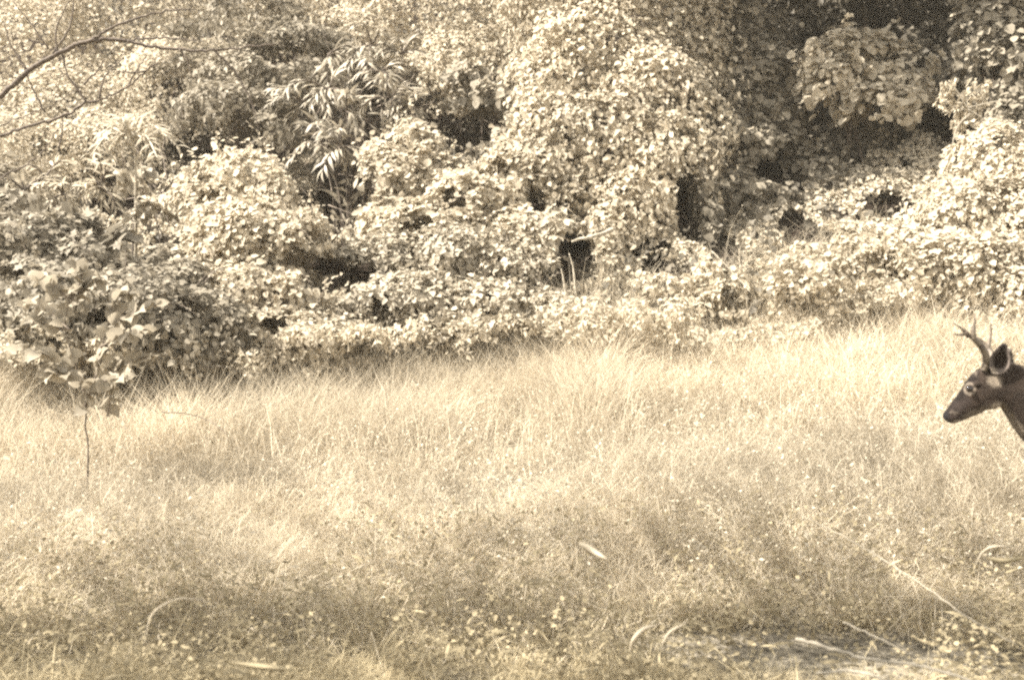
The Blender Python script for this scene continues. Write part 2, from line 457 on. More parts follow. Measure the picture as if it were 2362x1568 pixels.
plant('thicket', 'half-shaded tangle of round leaves filling the hollow under the round-leaved bough', 'shrub',
      [(1870, 410, 14.0, 120, 65, .5), (2000, 340, 14.2, 120, 60, .5), (2120, 400, 13.8, 120, 95, .6), (2010, 440, 13.6, 120, 45, .5), (2180, 250, 14.4, 100, 100, .6), (1840, 250, 14.7, 90, 110, .6)],
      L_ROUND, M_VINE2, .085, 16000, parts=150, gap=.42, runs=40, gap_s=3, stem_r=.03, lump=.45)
plant('vine_column', 'upright column of vine at the top corner over the drooping seed tassels', 'vine',
      [(2270, 40, 13.0, 70, 90, .5), (2300, 160, 12.8, 60, 90, .5), (2310, 290, 12.5, 50, 70, .4), (2370, 100, 13, 80, 150, .5)],
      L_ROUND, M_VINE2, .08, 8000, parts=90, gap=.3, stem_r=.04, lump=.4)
plant('sunlit_bush', 'bright dense bush on the sloping bank above the deer', 'shrub',
      [(2290, 390, 11.6, 90, 90, .6), (2230, 500, 11.2, 120, 90, .6), (2340, 520, 11, 110, 130, .6), (2120, 570, 11, 110, 50, .5), (2260, 610, 10.6, 150, 65, .6), (2440, 450, 11.2, 110, 170, .8), (2360, 660, 10.2, 110, 60, .5)],
      L_OVATE, M_VINE, .056, 30000, parts=120, gap=.2, gap_s=3.4, runs=60, shell=.35, lump=.4)
plant('vine_mound', 'pale round-topped vine mound beside the dark hollow with spear leaves', 'vine',
      [(570, 440, 11.9, 150, 90, .7), (480, 500, 11.6, 90, 90, .6), (650, 480, 11.7, 80, 100, .6), (600, 570, 11.2, 140, 100, .8), (690, 570, 11.0, 80, 80, .6),
       (580, 680, 10.8, 160, 90, .8), (710, 690, 10.6, 100, 80, .6), (480, 640, 10.9, 80, 70, .5), (650, 760, 10.3, 160, 65, .7), (520, 750, 10.3, 120, 60, .6)],
      L_ROUND, M_VINE, .052, 54000, parts=280, group=VINES, gap=.2, runs=90, gap_s=3.4, shell=.35, lump=.28, up=.4)
plant('vine_mound', 'wide vine mound climbing from the dark hollow up to the tall draped tree', 'vine',
      [(970, 330, 13.2, 65, 60, .5), (890, 430, 12.8, 90, 90, .6), (990, 420, 12.9, 110, 85, .6), (1090, 470, 12.6, 120, 95, .7), (1180, 430, 12.8, 80, 120, .6),
       (870, 500, 12.4, 65, 65, .4), (1190, 550, 12.1, 100, 70, .6), (1000, 540, 12.2, 130, 70, .6)],
      L_ROUND, M_VINE, .062, 31000, parts=240, group=VINES, gap=.34, runs=70, gap_s=3, shell=.4, lump=.4)
plant('vine_mound', 'low spreading vine mound at the meadow edge, beneath the wide climbing one', 'vine',
      [(900, 610, 11.6, 130, 75, .7), (1050, 590, 11.6, 140, 75, .7), (1180, 620, 11.5, 110, 75, .6), (960, 690, 11.0, 170, 65, .7), (1120, 700, 11.0, 120, 60, .6), (830, 700, 10.8, 90, 65, .5), (1260, 710, 10.9, 90, 45, .5)],
      L_OVATE, M_BUSH, .055, 32000, parts=120, group=VINES, gap=.27, runs=60, gap_s=3.2, shell=.4, lump=.4)
plant('shrub', 'shrub of hanging round leaves under the overhanging edge of the hazy tree', 'shrub',
      [(1160, 230, 14, 75, 95, .5), (1110, 190, 14.4, 80, 60, .5), (1190, 320, 13.4, 55, 75, .4)],
      L_ROUND, M_LEFT, .095, 4600, parts=110, gap=.36, droop=1.0, lump=.45)
plant('shrub', 'dark-gapped shrub against the pale foot of the tall draped tree', 'shrub',
      [(1270, 560, 11.9, 95, 85, .5), (1310, 490, 12.4, 60, 60, .4), (1260, 650, 11.4, 95, 60, .5)],
      L_OVATE, M_BUSH, .075, 5200, parts=110, gap=.46, gap_s=3.2, lump=.45)
fr = []
for px, py, Y in ((1520, 660, 11.2), (1620, 640, 11.4), (1700, 620, 11.4), (1790, 610, 11.3), (1880, 590, 11.5), (1980, 575, 11.6), (2080, 550, 11.8), (1660, 690, 10.8), (1800, 670, 10.8), (1930, 640, 10.9), (2050, 610, 11), (2140, 600, 10.9), (1960, 545, 12.2), (1860, 560, 12.2)):
    for q in range(2):
        fr.append((px + R.uniform(-40, 40), py + R.uniform(-20, 20), Y + R.uniform(-.3, .3), R.uniform(40, 80), R.uniform(20, 48), R.uniform(.25, .5)))
plant('weed_thicket', 'tangle of speckled small-leaved weeds in front of the black hollow in the bank', 'weeds', fr,
      L_OVATE, M_FINE, .058, 26000, parts=0, gap=.44, gap_s=3.6, droop=.4, jit=.8, lump=.8, skirt=1.2)
plant('shrub', 'small low shrub in a dark dip under the round-topped mound', 'shrub',
      [(790, 620, 11.2, 60, 50, .4), (850, 650, 11.1, 45, 40, .35)],
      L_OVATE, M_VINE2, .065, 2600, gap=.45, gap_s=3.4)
plant('shrub', 'rough shrub with ragged small leaves by the nodding broad-leaved plant', 'shrub',
      [(110, 560, 10.6, 120, 70, .6), (220, 590, 10.4, 110, 55, .5), (60, 470, 11.5, 100, 80, .6), (120, 660, 9.9, 130, 65, .6), (330, 600, 10.6, 80, 50, .4), (-20, 600, 10.4, 100, 120, .6)],
      L_LOBED, M_LEFT, .075, 16000, parts=90, gap=.3, lump=.45, runs=40)
plant('shrub', 'drab shrub at the meadow edge behind the big-leaved sapling', 'shrub',
      [(300, 690, 9.6, 130, 60, .6), (430, 740, 9.7, 120, 60, .6), (110, 730, 9.6, 140, 60, .6), (420, 650, 10.3, 80, 50, .5), (280, 760, 9.5, 150, 45, .5)],
      L_OVATE, M_LEFT, .055, 20000, gap=.33, gap_s=3.2, parts=60, runs=40, lump=.45)
plant('shrub', 'shrub of loose round leaves over the black gap beside the round-topped mound', 'shrub',
      [(360, 500, 11.9, 65, 42, .4), (330, 410, 12.6, 85, 32, .4), (400, 590, 11, 65, 28, .3)],
      L_ROUND, M_BUSH, .085, 2600, parts=90, gap=.38, lump=.45)
fr = []
for px, py, Y in ((60, 800, 9.2), (200, 800, 9.3), (360, 805, 9.5), (500, 805, 9.7), (640, 800, 9.8), (760, 785, 10.0), (900, 765, 10.1), (1060, 755, 10.3), (1230, 745, 10.3), (1400, 730, 10.4), (1540, 720, 10.2)):
    for q in range(3):
        fr.append((px + R.uniform(-80, 80), py + R.uniform(-25, 30), Y + R.uniform(-.45, .5), R.uniform(30, 85), R.uniform(15, 42), R.uniform(.2, .5)))
plant('weed_thicket', 'fringe of low weeds where the meadow meets the foot of the mounds', 'weeds', fr,
      L_SMALL, M_FINE, .055, 26000, gap=.42, gap_s=3.0, lump=.8, droop=.1, jit=.9, stems=0, skirt=1.0)

# ------------------------------------------------------------------ plants with leaves set along their stems
def sprig_plant(name, label, cat, foot, stalks, shape, mat, length, nleaf, ang, parts, stem_r=.012, spread=.25, group=None, stem_mat=None, bare=.15):
    base = np.array([foot[0], foot[1], gh(foot[0], foot[1])])
    root = empty(name, base, label, cat, group)
    A = []
    for q, pts in enumerate(stalks):
        c, p, r, s = sprig(base, pts, nleaf, ang, length, spread, t0=bare if q == 0 else .15)
        V, T = tube(c - base, np.linspace(stem_r, stem_r * .35, len(c)), 5)
        mesh('stem', V, T, stem_mat or M_TWIG, root, smooth=True)
        A.append((p, r, s))
    pos = np.concatenate([a[0] for a in A]); rot = np.concatenate([a[1] for a in A]); sz = np.concatenate([a[2] for a in A])
    leaf_field(root, shape, mat, pos, rot, sz, R.random(len(pos)), parts)
    return root

def fanout(px, py, Y, n, rpx, dY=.4, droop=.4):
    """n shoots that spread from one view point."""
    a = P(px, py, Y); out = []
    for k in range(n):
        th = R.uniform(0, 2 * math.pi); L = rpx / F * Y * R.uniform(.6, 1.2)
        d = np.array([math.cos(th), R.uniform(-.8, .3), math.sin(th) * .7 + .25])
        out.append([a, a + d * L * .55, a + d * L + np.array([0, 0, -droop * L])])
    return out

SP = 'spear-leaved shoots in the dark hollow'
for lab, cs in (('spear-leaved shrub at the top of the dark hollow, its leaves hanging in fans', [(880, 170, 13.6), (930, 130, 13.9), (860, 110, 14), (760, 130, 14)]),
                ('spear-leaved shrub half way down the dark hollow with crossing narrow leaves', [(800, 260, 13.2), (900, 230, 13.3), (760, 210, 13.4), (950, 250, 13.3), (700, 240, 13.5)]),
                ('spear-leaved shrub lowest in the dark hollow, touching the round-topped mound', [(790, 340, 13.0), (740, 330, 13.2)])):
    st = []
    for (px, py, Y) in cs: st += fanout(px, py, Y, 6, 75)
    x0 = P(cs[0][0], 0, cs[0][2])[0]; y0 = cs[0][2] + .1
    g = np.array([x0, y0, gh(x0, y0)])
    for (px, py, Y) in cs: st.append([g, (g + P(px, py, Y)) / 2 + np.array([.08, 0, .1]), P(px, py, Y)])
    sprig_plant('spear_leaf_shrub', lab, 'shrub', (x0, y0), st, L_SPEAR, M_SPEAR, .26, 11, .65, 130, group=SP)

# feathery stalk, like a small palm
fp = P(312, 455, 11.9)
st = [[np.array([fp[0], 11.9, gh(fp[0], 11.9)]), P(316, 400, 11.9), P(308, 318, 11.9)]]
for dx, dy in ((-95, 45), (-70, -5), (-30, -40), (30, -45), (75, -10), (110, 25), (60, 50), (-50, 60)):
    st.append([P(308, 318, 11.9), P(308 + dx * .55, 318 + dy * .4 - 22, 11.9 + R.uniform(-.25, .2)), P(308 + dx, 318 + dy, 11.9 + R.uniform(-.5, .3))])
sprig_plant('palm_like_shrub', 'slim bare-stemmed shrub with a palm-like crown of drooping narrow leaves', 'shrub', (fp[0], 11.9), st, L_SPEAR, M_FINE, .22, 16, .8, 120, stem_r=.02, stem_mat=M_PALE)

st = []
for (px, py, Y) in ((110, 410, 11.4), (60, 440, 11.2), (150, 450, 11.3), (240, 420, 11.6), (250, 445, 11.5)): st += fanout(px, py, Y, 5, 70)
sprig_plant('spear_leaf_shrub', 'thin-leaved shoots poking out over the black gap near the palm-like shrub', 'shrub', (P(150, 0, 11.5)[0], 11.6), st, L_SPEAR, M_FINE, .2, 10, .6, 70)

st = []
for (px, py, Y) in ((205, 500, 10.6), (250, 520, 10.5), (170, 480, 10.7)):
    for k in range(3):
        a = P(px, py + 50, Y); d = np.array([R.uniform(-.25, .25), R.uniform(-.3, 0), R.uniform(.12, .3)])
        st.append([a, a + d * .6, a + d + np.array([0, 0, -.06])])
sprig_plant('broad_leaf_plant', 'nodding plant with very large drooping grey leaves beside the black gap', 'plant', (P(210, 0, 10.6)[0], 10.7), st, L_LOBED, M_VINE2, .30, 3, .9, 27, spread=.4)

# the sapling in the meadow
SY = 7.3
foot = P(195, 1085, SY); foot[2] = gh(foot[0], SY)
st = [[foot, P(199, 1030, SY), P(193, 985, SY), P(196, 930, SY), P(175, 850, SY + .1), P(150, 760, SY + .1), P(160, 690, SY)],
      [P(192, 940, SY), P(215, 880, SY - .1), P(230, 820, SY - .1), P(250, 740, SY)],
      [P(245, 960, SY - .1), P(255, 900, SY - .15), P(262, 830, SY - .1), P(268, 740, SY - .1)],
      [P(178, 860, SY), P(110, 820, SY - .2), P(30, 800, SY - .2)], [P(188, 900, SY), P(230, 880, SY - .2), P(300, 870, SY - .3)], [P(180, 870, SY), P(140, 860, SY - .2), P(100, 860, SY - .2)], [P(160, 690, SY), P(190, 640, SY), P(170, 600, SY)],
      [P(245, 760, SY), P(310, 720, SY - .1), P(370, 700, SY)],
      [P(160, 760, SY), P(100, 710, SY + .2), P(50, 700, SY + .2)],
      [P(262, 860, SY), P(310, 830, SY - .15), P(385, 820, SY - .1)], [P(160, 690, SY), P(110, 650, SY), P(60, 640, SY + .1)],
      [P(160, 700, SY), P(200, 660, SY), P(240, 640, SY + .1)], [P(230, 800, SY - .1), P(290, 770, SY - .2), P(340, 760, SY - .2)],
      [P(150, 760, SY + .1), P(90, 745, SY + .15), P(40, 760, SY + .1)], [P(250, 740, SY), P(270, 690, SY), P(310, 670, SY)]]
sprig_plant('sapling', 'young sapling with big hanging leaves standing alone in the pale meadow', 'sapling', (foot[0], SY), st, L_BIG, M_SAP, .11, 17, .95, 170, stem_r=.0075, spread=.6, bare=.42, stem_mat=M_BARK)

# drooping seed tassels at the right
tp = P(2225, 260, 11.9)
root = empty('seed_tassel_plant', (tp[0], 11.9, gh(tp[0], 11.9)), 'arching plant hung with pale drooping seed tassels', 'plant')
base = np.array(root.location)
for k, (px, py, h) in enumerate(((2170, 190, 62), (2190, 185, 70), (2215, 215, 80), (2235, 190, 95), (2255, 200, 85), (2270, 180, 60), (2205, 240, 70))):
    a = P(px, py, 11.9 + .05 * k); b = P(px - 8, py + h, 11.9 + .05 * k)
    pp = a + (b - a) * R.random((70, 1)) + R.normal(0, .022, (70, 3))
    D = np.array([0, 0, -1.0]) + R.normal(0, .25, (70, 3))
    V, T, tn = stamp(L_SMALL, pp - base, frames(R.normal(size=(70, 3)), D), R.uniform(.05, .09, 70), R.uniform(.5, 1, 70))
    tag(mesh('seed_tassel', V, T, M_FINE, root, tone=tn), kind='stuff')
for pts in ([(2230, 265), (2200, 300), (2188, 370), (2190, 500)], [(2225, 255), (2270, 285), (2300, 320)], [(2225, 252), (2290, 238), (2320, 238)], [(2225, 255), (2200, 215), (2180, 190)], [(2190, 500), (2190, 540), (2192, 600)]):
    c = curve([P(px, py, 11.85) for px, py in pts], 8)
    V, T = tube(c - base, .007, 5)
    mesh('stem', V, T, M_STRAW, root, smooth=True)

# ------------------------------------------------------------------ overhanging tree: trunk out of frame, bare boughs reach in, unseen crown added for shade
TX, TY = -4.6, 4.3
root = empty('overhanging_tree', (TX, TY, gh(TX, TY)), 'tree whose bare arching boughs and twigs reach in over the bank', 'tree')
base = np.array(root.location)
tk = curve([(TX, TY, gh(TX, TY) - .1), (TX + .1, TY, 1.6), (TX + .35, TY - .1, 3.4), (TX + .7, TY - .3, 5.4), (TX + 1.0, TY - .6, 7.2)], 8)
V, T = tube(tk - base, np.linspace(.16, .05, len(tk)), 9); mesh('trunk', V, T, M_BARK, root, smooth=True)
BY = 7.0
def bough(pts, r0, r1, wob=.004, name='branch', Y=BY):
    q = [np.array(p, float) if len(p) == 3 and p[2] < 20 and abs(p[0]) < 12 else P(p[0], p[1], Y) for p in pts]
    c = curve(q, 8, wob)
    V, T = tube(c - base, np.linspace(r0, r1, len(c)), 6)
    mesh(name, V, T, M_TWIG, root, smooth=True)
f0 = (TX + .2, TY, 2.4)
bough([f0, (-420, 420), (-200, 345), (-70, 280), (20, 215), (80, 165), (150, 125), (200, 105), (250, 97), (300, 100)], .021, .012)
bough([(300, 100), (350, 112), (420, 120), (500, 122), (560, 116), (640, 108)], .011, .004)
bough([(300, 100), (360, 94), (420, 96), (470, 104)], .007, .003)
bough([(215, 102), (260, 74), (320, 50), (380, 36), (450, 30)], .010, .004)
bough([(TX + .2, TY, 2.1), (-420, 420), (-200, 370), (-70, 338), (20, 312), (90, 290), (160, 268), (205, 240), (235, 235), (300, 205), (340, 170), (370, 148)], .012, .004)
bough([(-60, 318), (20, 288), (80, 265), (140, 240), (200, 200)], .005, .002)
bough([(-60, 450), (20, 407), (70, 380), (110, 345), (140, 300)], .007, .003)
for pts in ([(130, 130), (170, 70), (180, 10), (186, -40)], [(140, 128), (140, 70), (170, 10)], [(120, 118), (80, 60), (40, 10)], [(70, 165), (35, 110), (20, 60)],
            [(235, 232), (250, 180), (290, 140)], [(205, 240), (180, 200), (140, 160)], [(340, 170), (300, 172), (260, 165)], [(300, 205), (320, 170), (345, 135)],
            [(150, 128), (165, 180), (190, 220)], [(110, 260), (80, 200), (60, 150)], [(500, 122), (560, 190), (590, 260), (600, 310)], [(420, 120), (440, 150), (445, 185)],
            [(140, 345), (150, 300), (150, 270)], [(200, 200), (230, 170), (250, 140)]):
    bough(pts, .0065, .0028, .003, 'twig')
# limbs and crown overhead: unseen, added and thinned out to shade the foreground
tips = ((-4.0, 2.2, 6.7), (-3.4, 3.6, 6.8), (-4.6, 4.9, 7.0), (-6.2, 2.4, 6.8), (-5.0, 1.0, 6.7), (-7.4, 1.4, 6.6), (-7.6, 3.8, 6.8), (-8.8, 2.6, 6.6), (-6.4, 5.0, 6.9))
for tip in tips:
    s = tk[int(len(tk) * R.uniform(.55, .9))]
    c = curve([s, (s + np.array(tip)) / 2 + np.array([0, 0, .35]), tip], 7)
    V, T = tube(c - base, np.linspace(.05, .012, len(c)), 6); mesh('limb', V, T, M_BARK, root, smooth=True)
crown = [(np.array([x + R.uniform(-.3, .3), y + R.uniform(-.3, .3), 6.9 + .06 * y + R.uniform(-.25, .25)]), np.array([1.1, 1.0, .55])) for x in (-9.0, -7.6, -6.2, -4.8, -3.5) for y in (.6, 1.9, 3.2, 4.5, 5.8)]
p, nrm = lobe_points(crown, 16000, .95, .40, 1.5, 1.0, .4, 5, 1.0)
k = R.random(len(p)) < np.clip(1.2 - .17 * p[:, 1], .22, 1)
p, nrm = p[k], nrm[k]
leaf_field(root, L_OVATE, M_BUSH, p - base, frames(nrm * .4 + np.array([0, 0, .8]) + R.normal(0, .4, p.shape), R.normal(size=p.shape)), R.uniform(.08, .15, len(p)), R.random(len(p)), 0)

# ------------------------------------------------------------------ leaves in plain view become parts, the rest one foliage mesh per plant
cell = 26.0
allp = []
for i, pl in enumerate(PLANTS):
    w = pl['pos'] + np.array(pl['root'].location); pl['w'] = w
    u = project(w); pl['u'] = u
ZB = {}
for pl in PLANTS:
    ok = (pl['u'][:, 0] > 4) & (pl['u'][:, 0] < 2355) & (pl['u'][:, 1] > 4) & (pl['u'][:, 1] < 1560) & (pl['w'][:, 1] > 1)
    pl['ok'] = ok
    kx = (pl['u'] // cell).astype(int); pl['k'] = kx
    for a, b, y in zip(kx[ok, 0], kx[ok, 1], pl['w'][ok, 1]):
        if y < ZB.get((a, b), 1e9): ZB[(a, b)] = y
SHARED = {}
def shared_leaf(shape, mat, v):
    key = (id(shape), mat.name, v)
    if key not in SHARED:
        SHARED[key] = mesh_data('leaf', shape[0], shape[1], mat, np.full(len(shape[0]), .2 + .2 * v))
    return SHARED[key]
for pl in PLANTS:
    n = len(pl['pos']); chosen = np.zeros(n, bool)
    if pl['parts']:
        zmin = np.array([ZB.get((a, b), 1e9) for a, b in pl['k']])
        face = np.abs(np.sum(pl['rot'][:, :, 2] * (pl['w'] - np.array([0, 0, CAMZ])) / np.linalg.norm(pl['w'] - np.array([0, 0, CAMZ]), axis=1)[:, None], 1))
        score = pl['size'] / pl['w'][:, 1] * (.3 + face)
        score[~pl['ok'] | (pl['w'][:, 1] > zmin + .22)] = -1
        idx = np.argsort(-score)[:pl['parts']]
        chosen[idx[score[idx] > 0]] = True
        for i in np.nonzero(chosen)[0]:
            o = bpy.data.objects.new('leaf', shared_leaf(pl['shape'], pl['mat'], int(pl['tone'][i] * 3.99)))
            scene.collection.objects.link(o)
            o.parent = pl['root']
            s = float(pl['size'][i])
            o.matrix_basis = Matrix.Translation(Vector(pl['pos'][i])) @ Matrix(pl['rot'][i].tolist()).to_4x4() @ Matrix.Diagonal((s, s, s, 1))
    k = ~chosen
    if k.any():
        V, T, tn = stamp(pl['shape'], pl['pos'][k], pl['rot'][k], pl['size'][k], pl['tone'][k])
        tag(mesh('foliage', V, T, pl['mat'], pl['root'], tone=tn), kind='stuff')

# ------------------------------------------------------------------ dead stems tangled in the hollows
tb = []
for hc, ha in HOLLOWS:
    for q in range(7):
        a = hc + ha * np.array([R.uniform(-1, 1), R.uniform(-.1, .6), R.uniform(-.9, .6)])
        d = np.array([R.normal(0, .5), R.normal(0, .3), 1.0]) * R.uniform(.3, .8)
        if R.random() < .3: d = d[[2, 1, 0]]
        c = curve([a, a + d * .5 + R.normal(0, .06, 3), a + d], 4)
        tb.append(tube(c, np.linspace(R.uniform(.005, .014), .003, len(c)), 3))
V, T = merge(tb)
tag(mesh('dead_stems', V, T, M_BARK), 'tangle of dim dead stems inside the hollows of the bank', 'stems', kind='stuff')

# ------------------------------------------------------------------ undergrowth on the bank, grass and weeds in the meadow
n = 70000
x = R.uniform(-10, 11, n); y = 10.8 + 13 * R.random(n) ** 1.3
keep = noise2(x, y, .9) > .3
x, y = x[keep], y[keep]; z = ground_h(x, y) + R.random(len(x)) ** 2 * .5
p = np.stack([x, y, z], 1)
keep = np.ones(len(p), bool)
for hc, ha in HOLLOWS:
    keep &= (in_hollow(p, hc, ha) > 1) | (R.random(len(p)) < .12)
p = p[keep]; x = x[keep]
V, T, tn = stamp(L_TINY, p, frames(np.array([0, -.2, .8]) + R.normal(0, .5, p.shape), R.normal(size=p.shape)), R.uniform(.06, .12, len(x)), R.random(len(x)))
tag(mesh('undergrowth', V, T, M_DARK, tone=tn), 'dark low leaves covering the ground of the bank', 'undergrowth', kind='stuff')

n = 75000
x = R.uniform(-6.5, 6.5, n); y = 10.3 + 4.6 * R.random(n) ** 1.1
hh = np.clip(noise2(x, y, .8) * 1.1 - .38, 0, 1) + .25 * noise2(x + 7, y, 2.7)
p = np.stack([x, y, ground_h(x, y) + hh * (.75 + .25 * R.random(n)) + .02], 1)
keep = (noise3(p * 3.1) > .36) & (hh > .16)
for hc, ha in HOLLOWS:
    keep &= in_hollow(p, hc, ha) > .8 + .4 * noise3(p * 5 + 3)
p = p[keep]
V, T, tn = stamp(L_OVATE, p, frames(np.array([-.1, -.5, .6]) + R.normal(0, .45, p.shape), R.normal(0, .6, p.shape) + np.array([0, -.3, -.6])), R.uniform(.04, .075, len(p)), R.random(len(p)))
tag(mesh('vine_carpet', V, T, M_VINE, tone=tn), 'pale vine leaves creeping over the bank between the mounds', 'vine', kind='stuff')

THIN = [(P(px, py, Y)[0], Y - .2, w) for px, py, Y, w in ((1880, 1150, 4.9, .42), (1950, 1230, 4.6, .35), (860, 1430, 3.7, .3), (420, 1400, 3.75, .35), (120, 1400, 3.75, .4), (1020, 1230, 4.6, .4),
        (1480, 1300, 4.3, .35), (600, 1200, 4.7, .4), (1900, 1520, 3.45, .3), (240, 1110, 5.4, .5), (1650, 1120, 5.0, .3), (2250, 1180, 4.8, .3), (1150, 1480, 3.6, .25))]
def thin(x, y):
    t = np.zeros(len(x))
    for a, b, w in THIN: t = np.maximum(t, np.exp(-((x - a) ** 2 + ((y - b) * 1.4) ** 2) / (w * w)))
    return np.clip(t * (.3 + 1.3 * noise2(x, y, 5.0)), 0, 1)
def blades(n, ymin, ymax, hmin, hmax, wid, lay, pw=1.0, margin=1.45, xmax=99, fine=False):
    y = ymin + (ymax - ymin) * R.random(n) ** pw
    y = np.where(y > 4.5, y + R.normal(0, .35, n), y)
    half = (W0 / 2) / F * np.abs(y) * margin + .3
    x = R.uniform(-1, 1, n) * half
    y = y + np.where(y > 8, .14 * np.clip(x - 1.5, 0, 4), 0)
    d = .5 * noise2(x, y, 1.1) + .3 * noise2(x + 9, y, 3.1) + .2 * noise2(x, y + 5, 7.0)
    d = d - .30 * thin(x, y)
    k = (d > .26 + .12 * R.random(n)) & (x < xmax)
    x, y, d = x[k], y[k], d[k]; n = len(x)
    h = (hmin + (hmax - hmin) * R.random(n)) * np.clip(.25 + 1.45 * d + .35 * (noise2(x + 21, y, .55) - .5), .4, 2)
    az = R.uniform(0, 2 * math.pi, n); dx, dy = np.cos(az), np.sin(az)
    bend = lay * R.uniform(.35, 1.3, n)
    w = wid * R.uniform(.5, 1.3, n)
    g = ground_h(x, y) - .02
    fa = R.uniform(0, math.pi, n); sx, sy = np.cos(fa), np.sin(fa)
    steps = (0, .4, .75) if fine else (0, .5)
    kk = 2 * len(steps) + 1
    V = np.zeros((n, kk, 3))
    for q, t in enumerate(steps):
        up = h * (t - .35 * np.minimum(bend, 1.5) * t * t); out = h * bend * t ** 1.7
        c = np.stack([x + dx * out, y + dy * out, g + up], 1); sv = np.stack([sx, sy, 0 * sx], 1) * (w * (1 - .45 * t))[:, None] / 2
        V[:, 2 * q] = c - sv; V[:, 2 * q + 1] = c + sv
    V[:, -1] = np.stack([x + dx * h * bend, y + dy * h * bend, g + h * (1 - .35 * np.minimum(bend, 1.5)) - .15 * h * bend], 1)
    T = []
    for q in range(len(steps) - 1): T += [(2 * q, 2 * q + 1, 2 * q + 3), (2 * q, 2 * q + 3, 2 * q + 2)]
    T = np.array(T + [(kk - 3, kk - 2, kk - 1)])
    TT = T[None] + (np.arange(n) * kk)[:, None, None]
    tone = np.clip(.5 + .2 * R.normal(size=n) + 1.0 * (noise2(x, y, .7) - .5) + .7 * (noise2(x + 3, y, 2.6) - .5), 0, 1)
    return V.reshape(-1, 3), TT.reshape(-1, 3), np.repeat(tone, kk)

near = [blades(88000, 2.2, 5.6, .14, .36, .0045, 1.15), blades(2000, 2.2, 6.0, .22, .45, .007, 1.4, fine=True), blades(2500, 2.6, 6.5, .3, .6, .003, .9)]
far = [blades(105000, 5.0, 9.2, .2, .52, .005, 1.2), blades(4000, 5.5, 9, .4, .75, .003, .8), blades(88000, 8.4, 11.4, .25, .66, .007, 1.0), blades(6000, 8.2, 11.2, .5, .9, .005, .7), blades(22000, 9.6, 11.3, .4, .95, .006, .8), blades(60000, 8.2, 10.4, .45, 1.0, .006, .75, xmax=.9),
       blades(12000, -3, 2.4, .2, .5, .01, .8, margin=1.0)]
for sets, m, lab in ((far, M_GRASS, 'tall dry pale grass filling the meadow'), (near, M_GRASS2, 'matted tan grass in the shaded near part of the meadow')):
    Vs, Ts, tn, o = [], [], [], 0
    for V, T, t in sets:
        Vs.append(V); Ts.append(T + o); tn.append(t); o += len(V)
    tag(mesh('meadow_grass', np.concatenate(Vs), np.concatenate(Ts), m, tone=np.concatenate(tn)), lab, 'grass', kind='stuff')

def litter(n, ymin, ymax, smin, smax, hz, shape, thr):
    y = R.uniform(ymin, ymax, n); x = R.uniform(-1, 1, n) * ((W0 / 2) / F * y * 1.4 + .3)
    k = noise2(x + 40, y, 1.6) > thr
    x, y = x[k], y[k]
    p = np.stack([x, y, ground_h(x, y) + hz * R.random(len(x))], 1)
    return stamp(shape, p, frames(np.array([0, -.2, .7]) + R.normal(0, .55, p.shape), R.normal(size=p.shape) * np.array([1, 1, .4])), R.uniform(smin, smax, len(x)), R.random(len(x)))
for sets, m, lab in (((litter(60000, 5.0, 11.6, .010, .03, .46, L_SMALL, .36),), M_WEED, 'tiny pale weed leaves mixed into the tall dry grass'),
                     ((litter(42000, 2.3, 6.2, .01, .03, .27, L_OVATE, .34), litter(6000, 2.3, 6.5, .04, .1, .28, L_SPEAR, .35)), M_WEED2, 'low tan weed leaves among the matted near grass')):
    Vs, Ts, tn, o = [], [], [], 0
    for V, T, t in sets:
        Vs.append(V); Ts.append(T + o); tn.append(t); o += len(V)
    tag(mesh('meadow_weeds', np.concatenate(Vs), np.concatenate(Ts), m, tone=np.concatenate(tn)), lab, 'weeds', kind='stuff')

# ------------------------------------------------------------------ single stalks, sticks and leaves lying in the grass
def stalk(name, label, cat, pts, r0, r1, mat=M_STRAW, knots=0, group=None):
    c = curve([P(px, py, Y) for px, py, Y in pts], 8, .002)
    V, T = tube(c - c[0], np.linspace(r0, r1, len(c)), 6)
    o = mesh(name, V, T, mat, smooth=True); o.location = c[0]
    tag(o, label, cat, group)
    return o
stalk('dry_stalk', 'thick pale dry stalk lying across the grass in the near corner below the deer', 'stalk', [(1840, 1480, 3.55), (1900, 1495, 3.5), (2010, 1525, 3.4), (2160, 1550, 3.3), (2290, 1590, 3.2)], .0065, .0045)
stalk('dry_stalk', 'long thin straight stem slanting down below the deer to the corner', 'stalk', [(1850, 1190, 4.5), (1960, 1245, 4.4), (2100, 1330, 4.2), (2230, 1420, 4.0), (2350, 1490, 3.9)], .0022, .002)
stalk('dry_stalk', 'thin bent stem nearest the bottom edge, crossing under the thick pale stalk', 'stalk', [(1890, 1560, 3.4), (1980, 1556, 3.35), (2080, 1590, 3.2), (2200, 1640, 3.1)], .005, .004)
stalk('dry_stalk', 'short faint stem just above the thick pale stalk', 'stalk', [(1950, 1440, 3.7), (2030, 1475, 3.6), (2100, 1510, 3.5)], .003, .0025)
stalk('twig', 'dark curved twig lying in the pale grass beyond the sapling', 'twig', [(370, 950, 6.8), (430, 955, 6.8), (480, 970, 6.7), (520, 1000, 6.5)], .0035, .002, M_TWIG)
stalk('dead_stub', 'pale broken branch stub sticking out beside the foot of the tall draped tree', 'branch', [(1410, 532, 11.7), (1360, 548, 11.3), (1335, 552, 11.25), (1318, 558, 11.2)], .024, .010, M_PALE)
stalk('reed', 'taller pale curved reed in the dark gap by the foot of the draped tree', 'reed', [(1328, 680, 10.75), (1322, 625, 10.75), (1312, 585, 10.75)], .014, .004, M_PALE, group='pale reeds')
